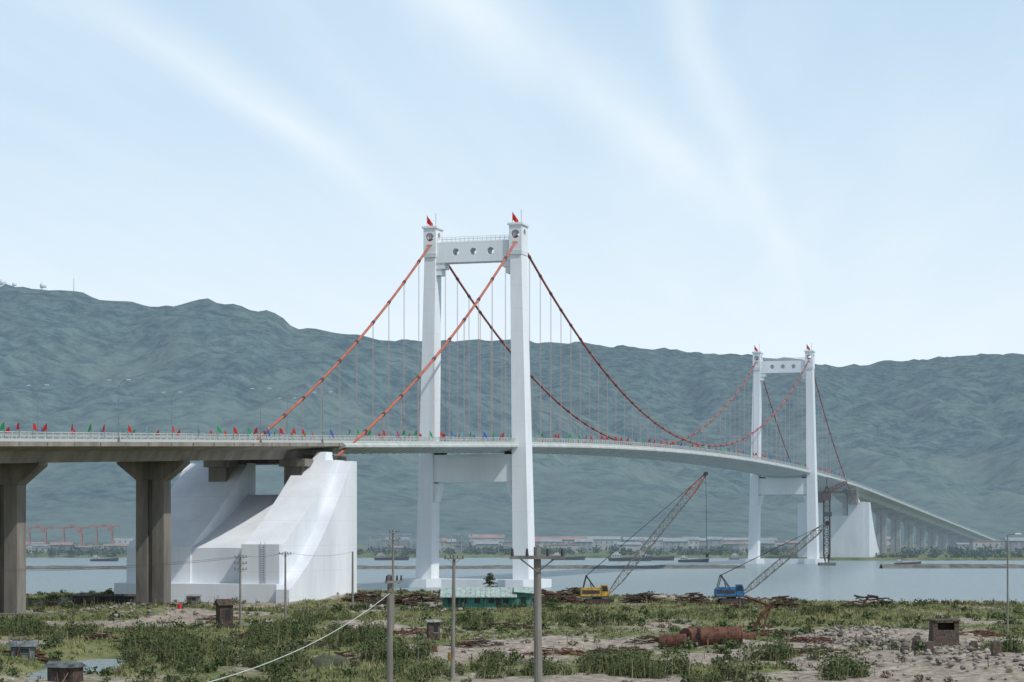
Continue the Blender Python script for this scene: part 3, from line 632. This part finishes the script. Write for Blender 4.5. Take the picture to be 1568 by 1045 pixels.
def crane(px,py,tip,col,yaw,bm=GREY,m2=None,hook=8,w=1.1):
    X,Y,z0=gpos(px,py); c,s=math.cos(yaw),math.sin(yaw)
    b=MB(lambda x,y,z:(X+x*c-y*s,Y+x*s+y*c,z0+z))
    for sy in (-1.5,1.5):
        b.prism([(-2.4,.35),(-2.0,0),(2.0,0),(2.4,.35),(2.4,.75),(2.0,1.05),(-2.0,1.05),(-2.4,.75)],sy-.4,sy+.4,'y',DARK)
        for i in range(7): b.tube([(-1.9+i*.63,sy-.45,.45),(-1.9+i*.63,sy+.45,.45)],.27,RUST,8)
    b.tube([(0,0,.8),(0,0,1.35)],.9,DARK,14)
    b.box(-3.0,2.2,-1.5,1.5,1.35,1.6,DARK)
    b.prism([(-3.1,1.6),(.6,1.6),(.6,3.2),(-2.6,3.2),(-3.1,2.8)],-1.45,1.0,'y',col)
    b.box(-2.9,.4,-1.48,-1.44,2.0,2.7,DARK)
    b.prism([(.7,1.6),(2.2,1.6),(2.2,2.6),(1.8,3.7),(.7,3.7)],-1.5,-.3,'y',col)
    b.prism([(.85,2.5),(2.0,2.5),(1.7,3.5),(.85,3.5)],-1.53,-.27,'y',GLASS)
    b.tube([(-1.0,.5,3.2),(-1.2,.5,4.0)],.1,DARK,6)
    for sy in (-.8,.8): b.tube([(-2.6,sy,3.1),(-2.0,sy,5.4)],.09,DARK,5); b.tube([(-.4,sy,3.1),(-2.0,sy,5.4)],.09,DARK,5)
    b.tube([(-2.0,-.9,5.4),(-2.0,.9,5.4)],.12,DARK,6)
    T=(tip[0],0,tip[1])
    lattice(b,(2.1,0,1.9),T,w,.6,bm,22,.06,m2,.78)
    for sy in (-.4,.4): b.tube([(-2,sy,5.4),T],.04,DARK,4)
    b.tube([T,(T[0]+.2,0,T[2]-hook)],.04,DARK,4); b.box(T[0],T[0]+.5,-.2,.2,T[2]-hook-.8,T[2]-hook,DARK); b.tube([(T[0],-.5,T[2]),(T[0],.5,T[2])],.4,DARK,10)
    b.obj('crawler_crane')
crane(914,926,(20.6,24.6),YEL,.06,hook=15,m2=CABD,w=1.2)
crane(1120,926,(18.2,15.2),BLU,.08,hook=6)
b=MB(); X=gx(1266,990); Y=990
lattice(b,(X,Y,-2),(X,Y,32),2.6,2.6,WOOD,16,.2); b.box(X-3.5,X+3.5,Y-3,Y+3,-3,-1.0,STONE)
lattice(b,(X-2,Y,29),(X+9,Y+2,34),1.5,1,RUST,7,.15); b.box(X-2.2,X+1.6,Y-1.6,Y+1.6,26,29,WOOD); b.box(X-1.4,X+2,Y-1.5,Y+1.5,19,21,DARK); b.tube([(X+9,Y+2,34),(X+9,Y+2,22)],.1,DARK,4); b.tube([(X,Y,36),(X+9,Y+2,34)],.1,DARK,4); b.tube([(X,Y,31),(X,Y,36)],.2,WOOD,5)
b.obj('derrick_tower')
# ------------------------------------------------------------ distant shore buildings
PINK=mat('faded_tile_roof',(.36,.23,.20),.9,.2,.1); CREAM=mat('pale_render',(.46,.45,.43),.9,.2,.1); HAZ=mat('grey_render_wall',(.27,.30,.31),.9,.2,.1)
def house(px,Y,w,d,h,roof,wall,gable=True,name='distant_house'):
    X=gx(px,Y); z0=float(gheight(np.array([X]),np.array([float(Y)]))[0])
    b=MB(lambda x,y,z:(X+x,Y+y,z0+z)); b.box(-w/2,w/2,0,d,-1,h,wall)
    if gable: b.prism([(-.6,h+.02),(d+.6,h+.02),(d/2,h+h*.3)],-w/2-.6,w/2+.6,'x',roof)
    else: b.box(-w/2-.3,w/2+.3,-.3,d+.3,h+.02,h+.5,roof)
    nf=max(1,int(h/3.2)); nw=max(2,int(w/3.5))
    for f_ in range(nf):
        for i in range(nw):
            x=-w/2+(i+.5)*w/nw; z=f_*3.2+1.1; b.box(x-.5,x+.5,-.06,.02,z,z+1.3,FWIN)
    b.obj(name)
hr=random.Random(3)
for px,Y,w,h in ((745,1600,24,8),(730,1450,14,4),(850,1560,30,7),(890,1600,26,7),(925,1570,22,7),(960,1600,20,7),(1000,1560,18,6),(1030,1600,20,6),(860,1400,22,4.5),(790,1500,18,5.5),(1060,1560,22,6),(1100,1600,24,7),(1130,1550,18,6)):
    house(px,Y,w,12,h,PINK if hr.random()<.7 else ROOFG,CREAM if hr.random()<.6 else HAZ,hr.random()<.8)
for i in range(84):
    px=hr.uniform(550,1640) if i<72 else hr.uniform(-40,210); Y=hr.uniform(1320,1640)
    X=gx(px,Y); o_=(X+9.8)*UY-(Y-613)*UX
    if abs(o_)<26: continue
    house(px,Y,hr.uniform(7,17),hr.uniform(7,12),hr.choice((3.4,3.6,4.2,5.2,6.4,6.8)),hr.choice((PINK,PINK,ROOFG,HAZ)),hr.choice((CREAM,HAZ,HAZ)),hr.random()<.7)
for px,Y,w,h in ((10,1500,22,6),(70,1420,44,2.5),(110,1440,30,3),(30,1350,10,5),(150,1380,8,4),(200,1600,26,8),(185,1480,16,4)): house(px,Y,w,10,h,ROOFG,CREAM,False)
def frame_shed(px0,px1,Y,h):
    x0,x1=gx(px0,Y),gx(px1,Y); b=MB()
    n=int((x1-x0)/6)
    for i in range(n+1):
        x=x0+(x1-x0)*i/n
        for dy in (0,14): b.box(x-.3,x+.3,Y+dy-.3,Y+dy+.3,-2,h,HAZ)
    b.box(x0-.5,x1+.5,Y-.5,Y+.5,h,h+1,HAZ); b.box(x0-.5,x1+.5,Y+13.5,Y+14.5,h,h+1,HAZ); b.box(x0,x1,Y+15,Y+15.3,-2,h*.6,HAZ); b.obj('open_frame_warehouse')
frame_shed(565,628,1400,10); frame_shed(676,722,1400,10); frame_shed(560,640,1500,6)
ORG=mat('faded_orange_steel',(.36,.14,.1),.7,.2,.3)
def gantry(px0,px1,Y,h):
    x0,x1=gx(px0,Y),gx(px1,Y); b=MB()
    for x in (x0,x1):
        for dy in (-3,3): b.tube([(x,Y+dy*1.4,-1),(x,Y+dy*.3,h)],.4,ORG,5)
        b.tube([(x,Y-3.4,2),(x,Y+3.4,2)],.3,ORG,5)
    for dy in (-1,1): b.box(x0-5,x1+5,Y+dy-.4,Y+dy+.4,h,h+1.1,ORG)
    b.box((x0+x1)/2-1.5,(x0+x1)/2+1.5,Y-1.6,Y+1.6,h+1.1,h+2.4,ORG); b.box(x1-3,x1-.8,Y-1.4,Y+1,h-2.4,h-.1,ORG); b.obj('gantry_crane')
gantry(45,70,1480,14); gantry(98,125,1450,14); gantry(148,172,1500,15)
def boat(px,Y,L,hcol,scol):
    X=gx(px,Y); b=MB(lambda x,y,z:(X+x,Y+y,-2.2+z)); w=L*.1
    ring=[(-L/2,-w),(L*.3,-w),(L/2,0),(L*.3,w),(-L/2,w)]
    b.add([(p[0]*.94,p[1]*.8,-.4) for p in ring]+[(p[0],p[1],L*.07+(.8 if p[0]>L*.4 else 0)) for p in ring],[(0,1,2,3,4),(9,8,7,6,5)]+[(i,(i+1)%5,5+(i+1)%5,5+i) for i in range(5)],hcol)
    b.box(-L*.42,-L*.2,-w*.7,w*.7,L*.07,L*.16,scol); b.box(-L*.38,-L*.26,-w*.5,w*.5,L*.16,L*.21,scol)
    for i in range(4): x=-L*.4+i*L*.055; b.box(x,x+L*.03,-w*.7-.04,-w*.7+.02,L*.1,L*.13,GLASS)
    b.tube([(-L*.3,0,L*.2),(-L*.3,0,L*.33)],.12,GREY,5); b.tube([(L*.2,0,L*.07),(L*.2,0,L*.22)],.1,GREY,5)
    b.obj('cargo_boat')
boat(965,1130,22,DARK,CREAM); boat(1003,1150,20,DARK,CREAM); boat(1062,1090,15,DARK,CREAM); boat(160,1120,14,DARK,CREAM); boat(1140,1180,16,GREY,CREAM); boat(870,1170,18,DARK,CREAM); boat(600,1160,18,DARK,CREAM); boat(1390,1000,12,DARK,CREAM)
# ------------------------------------------------------------ light, sky, camera
el=math.radians(50); az=math.radians(128)
sd=Vector((math.sin(az)*math.cos(el),math.cos(az)*math.cos(el),math.sin(el)))
L=bpy.data.lights.new('sun','SUN'); L.energy=3.0; L.angle=math.radians(.6); L.color=(1,.96,.9)
lo=bpy.data.objects.new('sun',L); scene.collection.objects.link(lo); lo.rotation_euler=sd.to_track_quat('Z','Y').to_euler()
W=bpy.data.worlds.new('World'); scene.world=W; W.use_nodes=True; nt=W.node_tree; bg=nt.nodes['Background']; bg.inputs['Strength'].default_value=.1
sky=nt.nodes.new('ShaderNodeTexSky'); sky.sky_type='NISHITA'; sky.sun_disc=False; sky.sun_elevation=el; sky.sun_rotation=az; sky.dust_density=1.0; sky.air_density=1.0; sky.ozone_density=1.5
def M(op,a,b=None,c=None,clamp=False):
    n=nt.nodes.new('ShaderNodeMath'); n.operation=op; n.use_clamp=clamp
    for i,v in enumerate((a,b,c)):
        if v is None: continue
        if isinstance(v,(int,float)): n.inputs[i].default_value=v
        else: nt.links.new(v,n.inputs[i])
    return n.outputs[0]
tc=nt.nodes.new('ShaderNodeTexCoord'); sp=nt.nodes.new('ShaderNodeSeparateXYZ'); nt.links.new(tc.outputs['Generated'],sp.inputs[0])
zc=M('MAXIMUM',sp.outputs['Z'],.03); pxn=M('DIVIDE',sp.outputs['X'],zc); pyn=M('DIVIDE',sp.outputs['Y'],zc)
q=M('MULTIPLY_ADD',pyn,-.119,pxn)
cmb=nt.nodes.new('ShaderNodeCombineXYZ'); nt.links.new(q,cmb.inputs[0]); nt.links.new(M('MULTIPLY',pyn,.28),cmb.inputs[1])
def NZ(sc,det=5,r=.55,vec=cmb.outputs[0]):
    n=nt.nodes.new('ShaderNodeTexNoise'); n.inputs['Scale'].default_value=sc; n.inputs['Detail'].default_value=det; n.inputs['Roughness'].default_value=r; nt.links.new(vec,n.inputs['Vector']); return n.outputs['Fac']
nd=NZ(1.3,3); q2=M('ADD',q,M('MULTIPLY',M('SUBTRACT',nd,.5),.25))
py0=M('SUBTRACT',pyn,4.3)
cmb2=nt.nodes.new('ShaderNodeCombineXYZ'); nt.links.new(M('MULTIPLY',q2,2.6),cmb2.inputs[0]); nt.links.new(M('MULTIPLY',pyn,.3),cmb2.inputs[1])
fine=NZ(1.3,5,.5,cmb2.outputs[0])
tot=M('MULTIPLY',M('SUBTRACT',fine,.42,clamp=True),.8)
fade=M('DIVIDE',M('SUBTRACT',sp.outputs['Z'],.085),.09,clamp=True)
for q0,k,w,a in ((-1.3,.05,.10,.6),(-1.0,.02,.10,.2),(-.62,.16,.12,.65),(-.20,.045,.055,.7)):
    d=M('SUBTRACT',M('SUBTRACT',q2,q0),M('MULTIPLY',py0,k)); dw=M('DIVIDE',d,w); e=M('EXPONENT',M('MULTIPLY',M('MULTIPLY',dw,dw),-1.0))
    tot=M('ADD',tot,M('MULTIPLY',M('MULTIPLY',M('MULTIPLY',e,a),fade),M('ADD',fine,.2)))
mask=M('MINIMUM',tot,.8)
hz=M('SUBTRACT',1.0,M('DIVIDE',sp.outputs['Z'],.75),clamp=True); hz=M('POWER',hz,1.1)
lowz=M('SUBTRACT',1.0,M('DIVIDE',M('SUBTRACT',sp.outputs['Z'],.08),.17),clamp=True)
mL=nt.nodes.new('ShaderNodeMix'); mL.data_type='RGBA'; mL.inputs['A'].default_value=(6.8,9.1,11.2,1); mL.inputs['B'].default_value=(9.7,10.6,11.2,1); nt.links.new(lowz,mL.inputs['Factor'])
mA=nt.nodes.new('ShaderNodeMix'); mA.data_type='RGBA'; nt.links.new(mL.outputs['Result'],mA.inputs['B']); nt.links.new(hz,mA.inputs['Factor']); nt.links.new(sky.outputs[0],mA.inputs['A'])
mB=nt.nodes.new('ShaderNodeMix'); mB.data_type='RGBA'; mB.inputs['B'].default_value=(10.0,10.6,10.9,1); nt.links.new(mask,mB.inputs['Factor']); nt.links.new(mA.outputs['Result'],mB.inputs['A'])
nt.links.new(mB.outputs['Result'],bg.inputs['Color'])
cam=bpy.data.cameras.new('camera'); co=bpy.data.objects.new('camera',cam); scene.collection.objects.link(co); scene.camera=co
co.location=(0,0,CH); co.rotation_euler=(math.radians(90),0,0); cam.sensor_width=36; cam.lens=36*F/1568; cam.clip_end=30000; cam.clip_start=1
cam.shift_y=(HZ-522.5)/1568
scene.view_settings.view_transform='Standard'; scene.view_settings.look='None'; scene.view_settings.exposure=0
